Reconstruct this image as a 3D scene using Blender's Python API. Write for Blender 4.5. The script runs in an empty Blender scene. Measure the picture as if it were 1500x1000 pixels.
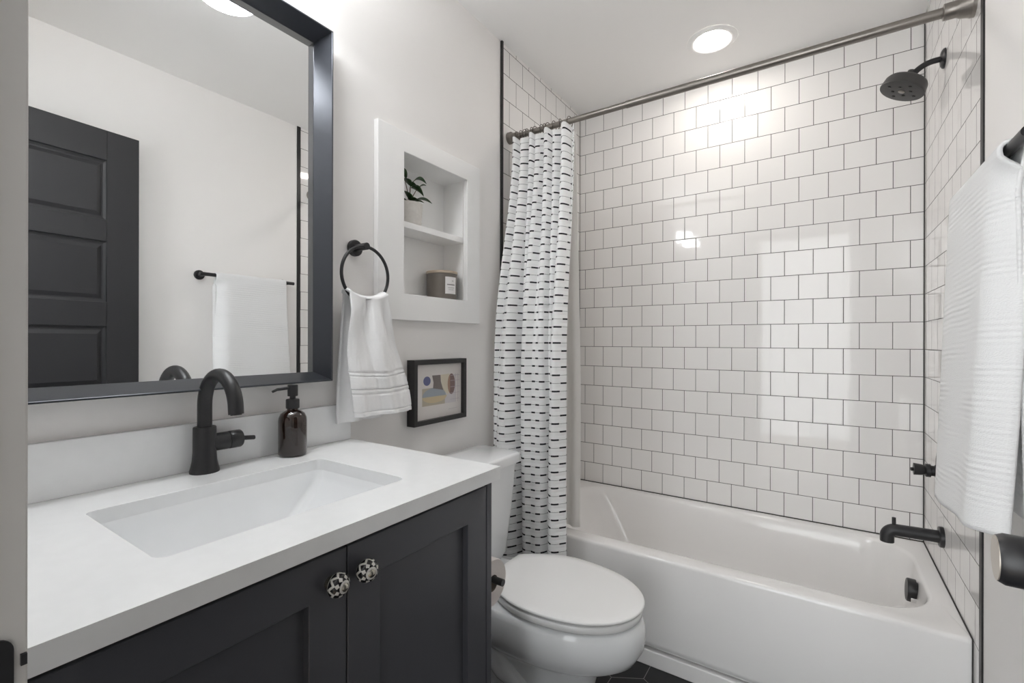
import bpy, bmesh, math, random
from mathutils import Vector, Matrix
random.seed(7)
sc = bpy.context.scene
C = sc.collection
PI = math.pi

# ------------------------------------------------------------------ camera
W, CEIL = 1.523, 2.540          # room width (wall to wall) and ceiling height, metres; y = 0 is the tiled back wall
YN = -2.395                     # inner face of the wall with the doorway
cam_d = bpy.data.cameras.new('camera')
cam_d.sensor_width = 36.0
cam_d.lens = 681.82 / 1500.0 * 36.0
cam_d.clip_start = 0.02
cam = bpy.data.objects.new('camera', cam_d)
C.objects.link(cam)
yaw, pit, rol = 0.5889, -0.0005, -0.0022
cam.matrix_world = (Matrix.Translation((1.1829, -2.4814, 1.2197)) @ Matrix.Rotation(yaw, 4, 'Z')
                    @ Matrix.Rotation(PI / 2 + pit, 4, 'X') @ Matrix.Rotation(-rol, 4, 'Z'))
sc.camera = cam

# ------------------------------------------------------------------ light of the hall outside the open doorway, exposure
world = bpy.data.worlds.new('hall_light')
sc.world = world
world.use_nodes = True
wb = world.node_tree.nodes['Background']
wb.inputs[0].default_value = (0.955, 0.985, 1.0, 1)
wb.inputs[1].default_value = 1.28
CAN, SHADE, UPLIGHT, DOWN = 19.0, 4.6, 24.0, 11.5 # emission strengths of the ceiling lens and of the vanity light's shades, diffusers and added uplights
sc.view_settings.view_transform = 'Standard'
sc.view_settings.look = 'None'
sc.view_settings.gamma = 1.0
sc.view_settings.exposure = 1.69
sc.cycles.max_bounces = 14
sc.cycles.diffuse_bounces = 8

# ------------------------------------------------------------------ materials
def nt(name):
    m = bpy.data.materials.new(name)
    m.use_nodes = True
    return m, m.node_tree.nodes, m.node_tree.links, m.node_tree.nodes['Principled BSDF']

def mat(name, col, rough=0.5, metal=0.0, bump=0.0, scale=200.0, coat=0.0, spec=0.5, var=0.0):
    m, n, l, p = nt(name)
    p.inputs['Base Color'].default_value = (*col, 1)
    p.inputs['Roughness'].default_value = rough
    p.inputs['Metallic'].default_value = metal
    p.inputs['Coat Weight'].default_value = coat
    p.inputs['Specular IOR Level'].default_value = spec
    tc = n.new('ShaderNodeTexCoord')
    nz = n.new('ShaderNodeTexNoise')
    nz.inputs['Scale'].default_value = scale
    nz.inputs['Detail'].default_value = 3
    l.new(tc.outputs['Object'], nz.inputs['Vector'])
    if bump:
        b = n.new('ShaderNodeBump')
        b.inputs['Strength'].default_value = bump
        b.inputs['Distance'].default_value = 0.002
        l.new(nz.outputs['Fac'], b.inputs['Height'])
        l.new(b.outputs['Normal'], p.inputs['Normal'])
    if var:
        mx = n.new('ShaderNodeMixRGB')
        mx.blend_type = 'MULTIPLY'
        mx.inputs[1].default_value = (*col, 1)
        cr = n.new('ShaderNodeValToRGB')
        cr.color_ramp.elements[0].color = (1 - var, 1 - var, 1 - var, 1)
        cr.color_ramp.elements[1].color = (1, 1, 1, 1)
        cr.color_ramp.elements[0].position = 0.35
        cr.color_ramp.elements[1].position = 0.65
        l.new(nz.outputs['Fac'], cr.inputs[0])
        l.new(cr.outputs[0], mx.inputs[2])
        mx.inputs[0].default_value = 1
        l.new(mx.outputs[0], p.inputs['Base Color'])
    return m

def math_node(n, l, op, a, b=None, c=None):
    q = n.new('ShaderNodeMath')
    q.operation = op
    for i, v in enumerate((a, b, c)):
        if v is None: continue
        if isinstance(v, (int, float)): q.inputs[i].default_value = v
        else: l.new(v, q.inputs[i])
    return q.outputs[0]

TP, ZREF = 0.111, 2.4117        # tile pitch and the height of one grout line
def tile_mat(name, axis, off):
    m, n, l, p = nt(name)
    tc = n.new('ShaderNodeTexCoord')
    sx = n.new('ShaderNodeSeparateXYZ')
    l.new(tc.outputs['Object'], sx.inputs[0])
    u = math_node(n, l, 'ADD', sx.outputs[axis], TP * 40 - off)
    v = math_node(n, l, 'ADD', sx.outputs[2], TP * 20 - ZREF)
    cx = n.new('ShaderNodeCombineXYZ')
    l.new(u, cx.inputs[0]); l.new(v, cx.inputs[1])
    br = n.new('ShaderNodeTexBrick')
    br.offset, br.offset_frequency, br.squash = 0.5, 2, 1.0
    br.inputs['Color1'].default_value = (0.88, 0.865, 0.852, 1)
    br.inputs['Color2'].default_value = (0.865, 0.85, 0.837, 1)
    br.inputs['Mortar'].default_value = (0.055, 0.05, 0.048, 1)
    br.inputs['Scale'].default_value = 1.0
    br.inputs['Mortar Size'].default_value = 0.0013
    br.inputs['Mortar Smooth'].default_value = 0.1
    br.inputs['Bias'].default_value = 0.0
    br.inputs['Brick Width'].default_value = TP
    br.inputs['Row Height'].default_value = TP
    l.new(cx.outputs[0], br.inputs['Vector'])
    l.new(br.outputs['Color'], p.inputs['Base Color'])
    r = n.new('ShaderNodeMapRange')
    r.inputs[3].default_value, r.inputs[4].default_value = 0.05, 0.7
    l.new(br.outputs['Fac'], r.inputs[0])
    l.new(r.outputs[0], p.inputs['Roughness'])
    b2 = n.new('ShaderNodeTexBrick')                 # soft pillowed edge of each tile
    b2.offset, b2.offset_frequency, b2.squash = 0.5, 2, 1.0
    for k, val in (('Scale', 1.0), ('Mortar Size', 0.004), ('Mortar Smooth', 1.0), ('Brick Width', TP), ('Row Height', TP)):
        b2.inputs[k].default_value = val
    l.new(cx.outputs[0], b2.inputs['Vector'])
    nz = n.new('ShaderNodeTexNoise')
    nz.inputs['Scale'].default_value = 14.0
    l.new(tc.outputs['Object'], nz.inputs['Vector'])
    h = math_node(n, l, 'MULTIPLY', b2.outputs['Fac'], -0.6)
    h = math_node(n, l, 'MULTIPLY_ADD', nz.outputs['Fac'], 0.6, h)
    bp = n.new('ShaderNodeBump')
    bp.inputs['Strength'].default_value = 0.35
    bp.inputs['Distance'].default_value = 0.0015
    l.new(h, bp.inputs['Height'])
    l.new(bp.outputs['Normal'], p.inputs['Normal'])
    return m

def hex_floor_mat():
    m, n, l, p = nt('black hexagon floor tile')
    S = 0.20
    tc = n.new('ShaderNodeTexCoord')
    def vm(op, a, b=None):
        q = n.new('ShaderNodeVectorMath'); q.operation = op
        for i, v in enumerate((a, b)):
            if v is None: continue
            if isinstance(v, tuple): q.inputs[i].default_value = v
            else: l.new(v, q.inputs[i])
        return q
    R3 = math.sqrt(3)
    mp = n.new('ShaderNodeMapping')
    mp.inputs['Scale'].default_value = (1 / S, 1 / S, 0)
    mp.inputs['Location'].default_value = (20.77, 27.169, 0)
    l.new(tc.outputs['Object'], mp.inputs['Vector'])
    r, h = (1.0, R3, 1.0), (0.5, R3 / 2, 0.0)
    a = vm('SUBTRACT', vm('MODULO', mp.outputs[0], r).outputs[0], h)
    b = vm('SUBTRACT', vm('MODULO', vm('SUBTRACT', mp.outputs[0], h).outputs[0], r).outputs[0], h)
    la = vm('DOT_PRODUCT', a.outputs[0], a.outputs[0]).outputs['Value']
    lb = vm('DOT_PRODUCT', b.outputs[0], b.outputs[0]).outputs['Value']
    sel = math_node(n, l, 'LESS_THAN', la, lb)
    mx = n.new('ShaderNodeMix'); mx.data_type = 'VECTOR'
    l.new(sel, mx.inputs[0]); l.new(b.outputs[0], mx.inputs[4]); l.new(a.outputs[0], mx.inputs[5])
    g = vm('ABSOLUTE', mx.outputs[1])
    d1 = vm('DOT_PRODUCT', g.outputs[0], (0.5, R3 / 2, 0)).outputs['Value']
    d2 = vm('DOT_PRODUCT', g.outputs[0], (1, 0, 0)).outputs['Value']
    e = math_node(n, l, 'SUBTRACT', 0.5, math_node(n, l, 'MAXIMUM', d1, d2))
    gr = math_node(n, l, 'LESS_THAN', e, 0.0055)
    mc = n.new('ShaderNodeMixRGB')
    mc.inputs[1].default_value = (0.018, 0.018, 0.020, 1)
    mc.inputs[2].default_value = (0.30, 0.29, 0.28, 1)
    l.new(gr, mc.inputs[0]); l.new(mc.outputs[0], p.inputs['Base Color'])
    p.inputs['Roughness'].default_value = 0.45
    return m

def curtain_mat():
    m, n, l, p = nt('white curtain with black dashes')
    uv = n.new('ShaderNodeUVMap'); uv.uv_map = 'cloth'
    sx = n.new('ShaderNodeSeparateXYZ'); l.new(uv.outputs[0], sx.inputs[0])
    PR, PD = 0.031, 0.100
    row = math_node(n, l, 'FLOOR', math_node(n, l, 'DIVIDE', sx.outputs[1], PR))
    fv = math_node(n, l, 'FRACT', math_node(n, l, 'DIVIDE', sx.outputs[1], PR))
    sh = math_node(n, l, 'MULTIPLY', math_node(n, l, 'MODULO', row, 2.0), 0.5)
    fu = math_node(n, l, 'FRACT', math_node(n, l, 'ADD', math_node(n, l, 'DIVIDE', sx.outputs[0], PD), sh))
    dv = math_node(n, l, 'ABSOLUTE', math_node(n, l, 'SUBTRACT', fv, 0.5))
    thick = math_node(n, l, 'MULTIPLY', math_node(n, l, 'LESS_THAN', dv, 0.105), math_node(n, l, 'LESS_THAN', fu, 0.46))
    thin = math_node(n, l, 'LESS_THAN', dv, 0.025)
    mx1 = n.new('ShaderNodeMixRGB')
    mx1.inputs[1].default_value = (0.90, 0.90, 0.90, 1); mx1.inputs[2].default_value = (0.22, 0.22, 0.22, 1)
    l.new(thin, mx1.inputs[0])
    mx2 = n.new('ShaderNodeMixRGB'); mx2.inputs[2].default_value = (0.025, 0.025, 0.03, 1)
    l.new(mx1.outputs[0], mx2.inputs[1]); l.new(thick, mx2.inputs[0])
    l.new(mx2.outputs[0], p.inputs['Base Color'])
    p.inputs['Roughness'].default_value = 0.9
    p.inputs['Specular IOR Level'].default_value = 0.15
    nz = n.new('ShaderNodeTexNoise'); nz.inputs['Scale'].default_value = 400
    bp = n.new('ShaderNodeBump'); bp.inputs['Strength'].default_value = 0.12; bp.inputs['Distance'].default_value = 0.001
    # puckered band between two stitched lines
    pk = math_node(n, l, 'MULTIPLY', math_node(n, l, 'SINE', math_node(n, l, 'MULTIPLY', fv, PI)), 1.0)
    b2 = n.new('ShaderNodeBump'); b2.inputs['Strength'].default_value = 0.4; b2.inputs['Distance'].default_value = 0.003
    l.new(pk, b2.inputs['Height'])
    l.new(nz.outputs['Fac'], bp.inputs['Height']); l.new(b2.outputs[0], bp.inputs['Normal'])
    l.new(bp.outputs[0], p.inputs['Normal'])
    return m

def terry_mat(name, bands, ribs=None, col=(0.91, 0.91, 0.915)):
    # bands: (lo, hi) intervals in the cloth's v coordinate woven flat with ribs; ribs: crinkle period over the whole cloth
    m, n, l, p = nt(name)
    uv = n.new('ShaderNodeUVMap'); uv.uv_map = 'cloth'
    sx = n.new('ShaderNodeSeparateXYZ'); l.new(uv.outputs[0], sx.inputs[0])
    nz = n.new('ShaderNodeTexNoise'); nz.inputs['Scale'].default_value = 420; nz.inputs['Detail'].default_value = 2
    l.new(uv.outputs[0], nz.inputs['Vector'])
    h = math_node(n, l, 'MULTIPLY', nz.outputs['Fac'], 0.45)
    for lo, hi in bands:
        a = math_node(n, l, 'GREATER_THAN', sx.outputs[1], lo)
        b = math_node(n, l, 'LESS_THAN', sx.outputs[1], hi)
        inb = math_node(n, l, 'MULTIPLY', a, b)
        h = math_node(n, l, 'MULTIPLY_ADD', inb, -1.5, h)
    if ribs:
        wz = n.new('ShaderNodeTexNoise'); wz.inputs['Scale'].default_value = 9
        l.new(uv.outputs[0], wz.inputs['Vector'])
        vv = math_node(n, l, 'MULTIPLY_ADD', wz.outputs['Fac'], 0.006, sx.outputs[1])
        s = math_node(n, l, 'SINE', math_node(n, l, 'MULTIPLY', vv, 2 * PI / ribs))
        g = n.new('ShaderNodeTexNoise'); g.inputs['Scale'].default_value = 5
        mp = n.new('ShaderNodeMapping'); mp.inputs['Scale'].default_value = (0.7, 2.5, 1)
        l.new(uv.outputs[0], mp.inputs[0]); l.new(mp.outputs[0], g.inputs['Vector'])
        gm = n.new('ShaderNodeMapRange'); gm.inputs[1].default_value = 0.42; gm.inputs[2].default_value = 0.62
        l.new(g.outputs['Fac'], gm.inputs[0])
        s = math_node(n, l, 'MULTIPLY', s, gm.outputs[0])
        h = math_node(n, l, 'MULTIPLY_ADD', s, 0.22, h)
    bp = n.new('ShaderNodeBump'); bp.inputs['Strength'].default_value = 0.8; bp.inputs['Distance'].default_value = 0.003
    l.new(h, bp.inputs['Height']); l.new(bp.outputs[0], p.inputs['Normal'])
    p.inputs['Base Color'].default_value = (*col, 1)
    p.inputs['Roughness'].default_value = 0.95
    p.inputs['Specular IOR Level'].default_value = 0.1
    p.inputs['Sheen Weight'].default_value = 0.15
    return m

def emit_mat(name, col, s):
    m, n, l, p = nt(name)
    p.inputs['Base Color'].default_value = (0.9, 0.9, 0.9, 1)
    p.inputs['Emission Color'].default_value = (*col, 1)
    p.inputs['Emission Strength'].default_value = s
    return m

def knob_mat():
    # painted ceramic: black ground, white petals round a pewter centre; object axis x is the knob's axis
    m, n, l, p = nt('painted ceramic')
    tc = n.new('ShaderNodeTexCoord')
    sx = n.new('ShaderNodeSeparateXYZ'); l.new(tc.outputs['UV'], sx.inputs[0])
    ang, rad = sx.outputs[0], sx.outputs[1]          # u = turn 0..1, v = distance along the profile 0..1
    tri = math_node(n, l, 'PINGPONG', math_node(n, l, 'MULTIPLY', ang, 16.0), 1.0)
    inv = math_node(n, l, 'SUBTRACT', 1.0, tri)
    band = lambda c, w_: math_node(n, l, 'LESS_THAN', math_node(n, l, 'ABSOLUTE', math_node(n, l, 'SUBTRACT', rad, c)), w_)
    w = math_node(n, l, 'MAXIMUM', band(0.09, 0.07), band(0.30, math_node(n, l, 'MULTIPLY', math_node(n, l, 'SUBTRACT', tri, 0.25), 0.17)))
    zig = math_node(n, l, 'MULTIPLY_ADD', inv, 0.16, 0.46)          # white zigzag beyond the petals
    w = math_node(n, l, 'MAXIMUM', w, math_node(n, l, 'LESS_THAN', math_node(n, l, 'ABSOLUTE', math_node(n, l, 'SUBTRACT', rad, zig)), 0.055))
    w = math_node(n, l, 'MAXIMUM', w, band(0.72, 0.035))
    mx = n.new('ShaderNodeMixRGB')
    mx.inputs[1].default_value = (0.012, 0.012, 0.014, 1); mx.inputs[2].default_value = (0.66, 0.65, 0.61, 1)
    l.new(w, mx.inputs[0]); l.new(mx.outputs[0], p.inputs['Base Color'])
    p.inputs['Roughness'].default_value = 0.12
    return m

M = {}
M['wall'] = mat('warm white wall paint', (0.90, 0.882, 0.866), 0.6, bump=0.05, scale=350, spec=0.3)
M['hall_dimmer'] = mat('dark coat to dim hall bounce', (0.16, 0.155, 0.15), 0.6)  # hall walls coloured dark to throw less light on the jamb
M['ceil'] = mat('ceiling paint', (0.93, 0.925, 0.915), 0.8, bump=0.04, scale=300, spec=0.2)
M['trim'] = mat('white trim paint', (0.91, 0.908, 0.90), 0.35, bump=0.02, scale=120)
M['jamb'] = mat('white jamb paint toned down for shade', (0.66, 0.645, 0.625), 0.4, bump=0.02, scale=120)  # trim white greyed down, the jamb's shade put into the colour
M['tile_b'] = tile_mat('white glazed tile back', 0, 0.036 + TP / 2)
M['tile_l'] = tile_mat('white glazed tile left', 1, -0.0145)
M['tile_r'] = tile_mat('white glazed tile right', 1, -0.0345)
M['grout'] = mat('dark grout', (0.05, 0.047, 0.045), 0.8)
M['floor'] = hex_floor_mat()
M['oak'] = mat('oak for the added hall floor', (0.42, 0.33, 0.25), 0.4, var=0.2, scale=8)
M['black'] = mat('matte black metal', (0.018, 0.018, 0.020), 0.38, 0.0, spec=0.5)
M['headgrey'] = mat('dark grey shower head', (0.045, 0.043, 0.043), 0.45)
M['blacktrim'] = mat('black edge trim', (0.015, 0.015, 0.016), 0.4)
M['rim'] = mat('dark blue grey mirror frame', (0.058, 0.062, 0.073), 0.30, 0.5, spec=0.6)
M['vanity'] = mat('charcoal cabinet paint', (0.075, 0.077, 0.088), 0.33, bump=0.02, scale=90)
M['quartz'] = mat('white quartz', (0.875, 0.885, 0.89), 0.22, var=0.02, scale=40)
M['porcelain'] = mat('white porcelain', (0.865, 0.878, 0.888), 0.08, coat=0.3)
M['acrylic'] = mat('white tub enamel', (0.87, 0.858, 0.848), 0.12, coat=0.2)
M['seat'] = mat('white seat plastic', (0.88, 0.88, 0.875), 0.2)
M['nickel'] = mat('brushed nickel', (0.27, 0.25, 0.23), 0.32, 0.9)
M['wire'] = mat('dark bronze wire', (0.10, 0.085, 0.075), 0.35, 0.8)
M['chrome'] = mat('chrome', (0.8, 0.8, 0.8), 0.1, 1.0)
M['pewter'] = mat('pewter', (0.42, 0.40, 0.35), 0.25, 0.9)
M['ceramic'] = knob_mat()
M['curtain'] = curtain_mat()
M['liner'] = mat('white liner', (0.92, 0.91, 0.895), 0.5, spec=0.3)
M['terry'] = terry_mat('white terry cloth', [(0.060, 0.070), (0.074, 0.079), (0.108, 0.113), (0.117, 0.127)])
M['crinkle'] = terry_mat('white crinkled cotton', [], ribs=0.012, col=(0.84, 0.845, 0.85))
M['lens'] = emit_mat('light lens', (1.0, 0.945, 0.885), CAN)
M['shade'] = emit_mat('lit glass shade', (0.955, 0.98, 1.0), SHADE)
M['diffuser'] = emit_mat('lit diffuser under the shade', (0.955, 0.98, 1.0), DOWN)
M['uplight_disc'] = emit_mat('added uplight glow on the shade top', (0.955, 0.98, 1.0), UPLIGHT)  # upward glow added to brighten the ceiling
M['door'] = mat('black door paint', (0.028, 0.028, 0.031), 0.42, bump=0.02, scale=80)
M['satin'] = mat('satin nickel face', (0.62, 0.57, 0.51), 0.35, 0.6)
M['pot'] = mat('speckled white pot', (0.78, 0.75, 0.71), 0.5, var=0.10, scale=60)
M['leaf'] = mat('green leaf', (0.035, 0.085, 0.028), 0.35, var=0.5, scale=25)
M['stem'] = mat('reddish stem', (0.12, 0.05, 0.03), 0.5)
M['soil'] = mat('potting soil', (0.03, 0.022, 0.016), 0.9, bump=0.6, scale=90)
M['jar'] = mat('taupe candle glass', (0.165, 0.145, 0.125), 0.25, coat=0.2)
M['wood'] = mat('pale wood', (0.52, 0.42, 0.33), 0.55, var=0.15, scale=30)
M['label'] = mat('white paper label', (0.78, 0.76, 0.75), 0.7)
M['ink'] = mat('grey ink', (0.24, 0.23, 0.22), 0.7)
M['paper'] = mat('toilet paper', (0.82, 0.77, 0.74), 0.95, bump=0.2, scale=150, spec=0.1)
M['card'] = mat('cardboard', (0.14, 0.115, 0.095), 0.9)
M['pframe'] = mat('black picture frame', (0.022, 0.021, 0.021), 0.42, bump=0.03, scale=90)
M['mat'] = mat('print paper', (0.76, 0.725, 0.70), 0.75)
for k, c in dict(ablue=(0.15, 0.16, 0.30), ataupe=(0.22, 0.19, 0.18), acream=(0.70, 0.64, 0.52), abrown=(0.24, 0.17, 0.16),
                 aslate=(0.36, 0.40, 0.45), asand=(0.62, 0.52, 0.34), aolive=(0.50, 0.45, 0.36), apale=(0.66, 0.63, 0.64),
                 arust=(0.42, 0.27, 0.20), aline=(0.52, 0.46, 0.50)).items():
    M[k] = mat('print ink ' + k[1:], c, 0.8)
m, n, l, p = nt('mirror silver'); M['mirror'] = m
p.inputs['Base Color'].default_value = (0.90, 0.91, 0.91, 1); p.inputs['Metallic'].default_value = 1; p.inputs['Roughness'].default_value = 0.0
m, n, l, p = nt('amber glass'); M['amber'] = m
p.inputs['Base Color'].default_value = (0.032, 0.014, 0.009, 1); p.inputs['Roughness'].default_value = 0.04
p.inputs['Transmission Weight'].default_value = 0.55; p.inputs['IOR'].default_value = 1.5; p.inputs['Coat Weight'].default_value = 0.6
p.inputs['Coat Roughness'].default_value = 0.02
m, n, l, p = nt('picture glass'); M['glass'] = m
p.inputs['Base Color'].default_value = (1, 1, 1, 1); p.inputs['Roughness'].default_value = 0.02
p.inputs['Transmission Weight'].default_value = 1.0; p.inputs['IOR'].default_value = 1.05

for k, amt in (('liner', 0.45),):      # thin woven cloth lets light through
    n, l = M[k].node_tree.nodes, M[k].node_tree.links
    pb, out = n['Principled BSDF'], n['Material Output']
    tr = n.new('ShaderNodeBsdfTranslucent'); mx = n.new('ShaderNodeMixShader')
    mx.inputs[0].default_value = amt
    src = pb.inputs['Base Color']
    if src.is_linked: l.new(src.links[0].from_socket, tr.inputs[0])
    else: tr.inputs[0].default_value = src.default_value
    l.new(pb.outputs[0], mx.inputs[1]); l.new(tr.outputs[0], mx.inputs[2]); l.new(mx.outputs[0], out.inputs[0])

# ------------------------------------------------------------------ mesh helpers
def box(bm, x0, x1, y0, y1, z0, z1, mi=0):
    v = [bm.verts.new((x, y, z)) for x in (x0, x1) for y in (y0, y1) for z in (z0, z1)]
    for f in ((0, 1, 3, 2), (4, 6, 7, 5), (0, 4, 5, 1), (2, 3, 7, 6), (0, 2, 6, 4), (1, 5, 7, 3)):
        bm.faces.new([v[i] for i in f]).material_index = mi
    return v

def quad(bm, pts, mi=0):
    f = bm.faces.new([bm.verts.new(p) for p in pts]); f.material_index = mi
    return f

def frame_of(d):
    d = d.normalized()
    a = Vector((0, 0, 1)) if abs(d.z) < 0.9 else Vector((1, 0, 0))
    u = d.cross(a).normalized()
    return u, d.cross(u).normalized()

def tube(bm, pts, r, n=20, caps=True, squash=1.0):
    pts = [Vector(p) for p in pts]
    rs = r if isinstance(r, (list, tuple)) else [r] * len(pts)
    u = None
    rings = []
    for i, p in enumerate(pts):
        d = (pts[min(i + 1, len(pts) - 1)] - pts[max(i - 1, 0)]).normalized()
        if u is None: u, _ = frame_of(d)
        u = (u - d * u.dot(d)).normalized()
        w = d.cross(u)
        rings.append([bm.verts.new(p + (u * math.cos(t) + w * math.sin(t) * squash) * rs[i])
                      for t in [2 * PI * k / n for k in range(n)]])
    for a, b in zip(rings, rings[1:]):
        for k in range(n):
            bm.faces.new((a[k], a[(k + 1) % n], b[(k + 1) % n], b[k]))
    if caps:
        bm.faces.new(rings[0][::-1]); bm.faces.new(rings[-1])
    return rings

def lathe(bm, prof, c, axis=(0, 0, 1), n=40, uv=None):
    # prof: list of (radius, height along axis); closes at radius 0
    ax = Vector(axis).normalized(); u, w = frame_of(ax); c = Vector(c)
    rings = []
    for r, h in prof:
        if r < 1e-6: rings.append([bm.verts.new(c + ax * h)])
        else: rings.append([bm.verts.new(c + ax * h + (u * math.cos(t) + w * math.sin(t)) * r) for t in [2 * PI * k / n for k in range(n)]])
    for i, (a, b) in enumerate(zip(rings, rings[1:])):
        for k in range(n):
            k2 = (k + 1) % n
            if len(a) == 1 and len(b) == 1: continue
            if len(a) == 1: vs = (a[0], b[k2], b[k])
            elif len(b) == 1: vs = (a[k], a[k2], b[0])
            else: vs = (a[k], a[k2], b[k2], b[k])
            f = bm.faces.new(vs)
            if uv is not None:
                va, vb = i / (len(prof) - 1), (i + 1) / (len(prof) - 1)
                for lp in f.loops:
                    ina = lp.vert in a
                    kk = (k + 0.5) if (len(a) == 1 and ina) or (len(b) == 1 and not ina) else (k if lp.vert in (a[k] if len(a) > 1 else None, b[k] if len(b) > 1 else None) else k + 1)
                    lp[uv].uv = (kk / n, va if ina else vb)
    return rings

def rrect(cx, cy, hx, hy, r, m=8, c=8):
    # closed outline with the same point count whatever the radius
    pts = []
    r = min(r, hx * 0.999, hy * 0.999)
    cor = [(cx + hx - r, cy + hy - r, 0), (cx - hx + r, cy + hy - r, PI / 2), (cx - hx + r, cy - hy + r, PI), (cx + hx - r, cy - hy + r, 1.5 * PI)]
    for i, (x, y, a) in enumerate(cor):
        arc = [(x + r * math.cos(a + PI / 2 * k / c), y + r * math.sin(a + PI / 2 * k / c)) for k in range(c + 1)]
        pts += arc
        nx, ny, na = cor[(i + 1) % 4]
        q = (nx + r * math.cos(na), ny + r * math.sin(na))
        e = arc[-1]
        pts += [(e[0] + (q[0] - e[0]) * k / m, e[1] + (q[1] - e[1]) * k / m) for k in range(1, m)]
    return pts

def loft(bm, rings, cap0=False, cap1=False):
    vr = [[bm.verts.new(p) for p in ring] for ring in rings]
    for a, b in zip(vr, vr[1:]):
        k = len(a)
        for i in range(k): bm.faces.new((a[i], a[(i + 1) % k], b[(i + 1) % k], b[i]))
    if cap0: bm.faces.new(vr[0][::-1])
    if cap1: bm.faces.new(vr[-1])
    return vr

def sheet(bm, fn, nu, nv, uvfn=None):
    lay = bm.loops.layers.uv.new('cloth')
    g = [[bm.verts.new(fn(i / nu, j / nv)) for i in range(nu + 1)] for j in range(nv + 1)]
    uvs = [[(uvfn(i / nu, j / nv) if uvfn else (i / nu, j / nv)) for i in range(nu + 1)] for j in range(nv + 1)]
    for j in range(nv):
        for i in range(nu):
            f = bm.faces.new((g[j][i], g[j][i + 1], g[j + 1][i + 1], g[j + 1][i]))
            for lp, (a, b) in zip(f.loops, ((j, i), (j, i + 1), (j + 1, i + 1), (j + 1, i))):
                lp[lay].uv = uvs[a][b]

def arc_pts(c, u, v, r, a0, a1, n=14):
    c, u, v = Vector(c), Vector(u), Vector(v)
    return [c + (u * math.cos(t) + v * math.sin(t)) * r for t in [a0 + (a1 - a0) * k / n for k in range(n + 1)]]

def obj(name, bm, mats, parent=None, bevel=0.0, smooth=True, ang=35, solid=0.0, subsurf=0, seg=2, offset=0.0):
    if not isinstance(mats, (list, tuple)): mats = [mats]
    bmesh.ops.remove_doubles(bm, verts=bm.verts, dist=1e-6)
    bmesh.ops.recalc_face_normals(bm, faces=bm.faces)
    if parent is not None:
        o0 = parent
        base = Vector((0, 0, 0))
        while o0 is not None:
            base += o0.location; o0 = o0.parent
        bmesh.ops.translate(bm, verts=bm.verts, vec=-base)
    me = bpy.data.meshes.new(name)
    bm.to_mesh(me); bm.free()
    for q in mats: me.materials.append(M[q])
    if smooth:
        me.shade_smooth(); me.set_sharp_from_angle(angle=math.radians(ang))
    o = bpy.data.objects.new(name, me); C.objects.link(o)
    if parent is not None: o.parent = parent
    if solid:
        s = o.modifiers.new('thickness', 'SOLIDIFY'); s.thickness = solid; s.offset = offset
    if bevel:
        b = o.modifiers.new('bevel', 'BEVEL'); b.width = bevel; b.segments = seg; b.limit_method = 'ANGLE'
    if subsurf:
        s = o.modifiers.new('smooth', 'SUBSURF'); s.levels = s.render_levels = subsurf
    return o

def B(*boxes):
    bm = bmesh.new()
    for b in boxes: box(bm, *b)
    return bm

def thing(name, label, cat, loc, group=None):
    o = bpy.data.objects.new(name, None); C.objects.link(o)
    o.empty_display_size = 0.05
    o.location = loc
    o['label'] = label; o['category'] = cat
    if group: o['group'] = group
    return o

def tag(o, label, cat, group=None):
    o['label'] = label; o['category'] = cat
    if group: o['group'] = group
    return o

def struct(o, label=None, cat=None):
    o['kind'] = 'structure'
    if label: o['label'] = label
    if cat: o['category'] = cat
    return o

# ------------------------------------------------------------------ room shell
YTL, YTR = -0.797, -0.814       # where the tile ends on the left and right wall
NY0, NY1, NZ0, NZ1, ND = -1.385, -1.062, 1.378, 1.852, 0.105     # recessed shelf opening in the left wall
bm = bmesh.new()
ys = [YN - 0.13, NY0, NY1, YTL]; zs = [0, NZ0, NZ1, CEIL]
for i in range(3):
    for j in range(3):
        if i == 1 and j == 1: continue
        quad(bm, [(0, ys[i], zs[j]), (0, ys[i + 1], zs[j]), (0, ys[i + 1], zs[j + 1]), (0, ys[i], zs[j + 1])], 0)
quad(bm, [(0, YTL, 0), (0, 0, 0), (0, 0, CEIL), (0, YTL, CEIL)], 1)
struct(obj('wall_left', bm, ['wall', 'tile_l'], smooth=False), 'left wall, warm white paint with white tile beside the tub', 'wall')
bm = bmesh.new()
quad(bm, [(0, 0, 0), (W, 0, 0), (W, 0, CEIL), (0, 0, CEIL)], 0)
struct(obj('wall_back', bm, ['tile_b'], smooth=False), 'back wall above the tub in square white tiles with dark grout', 'wall')
bm = bmesh.new()
quad(bm, [(W, YN - 0.13, 0), (W, YTR, 0), (W, YTR, CEIL), (W, YN - 0.13, CEIL)], 0)
quad(bm, [(W, YTR, 0), (W, 0, 0), (W, 0, CEIL), (W, YTR, CEIL)], 1)
struct(obj('wall_right', bm, ['wall', 'tile_r'], smooth=False), 'right wall, painted behind the towel and tiled at the shower', 'wall')
DX0, DX1, DZ = 0.69, 1.462, 2.155
bm = B((0, DX0 - 0.02, YN - 0.125, YN, 0, CEIL), (DX1 + 0.02, W, YN - 0.125, YN, 0, CEIL), (DX0 - 0.02, DX1 + 0.02, YN - 0.125, YN, DZ + 0.02, CEIL))
struct(obj('wall_front', bm, 'wall', smooth=False), 'wall with the open doorway the room is seen from', 'wall')
bm = bmesh.new(); quad(bm, [(0, YN - 0.13, 0), (W, YN - 0.13, 0), (W, 0, 0), (0, 0, 0)])
quad(bm, [(-2.2, -4.6, 0), (W + 0.1, -4.6, 0), (W + 0.1, YN - 0.13, 0), (-2.2, YN - 0.13, 0)], 1)  # unseen hall floor, added to limit the light coming in
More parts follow.
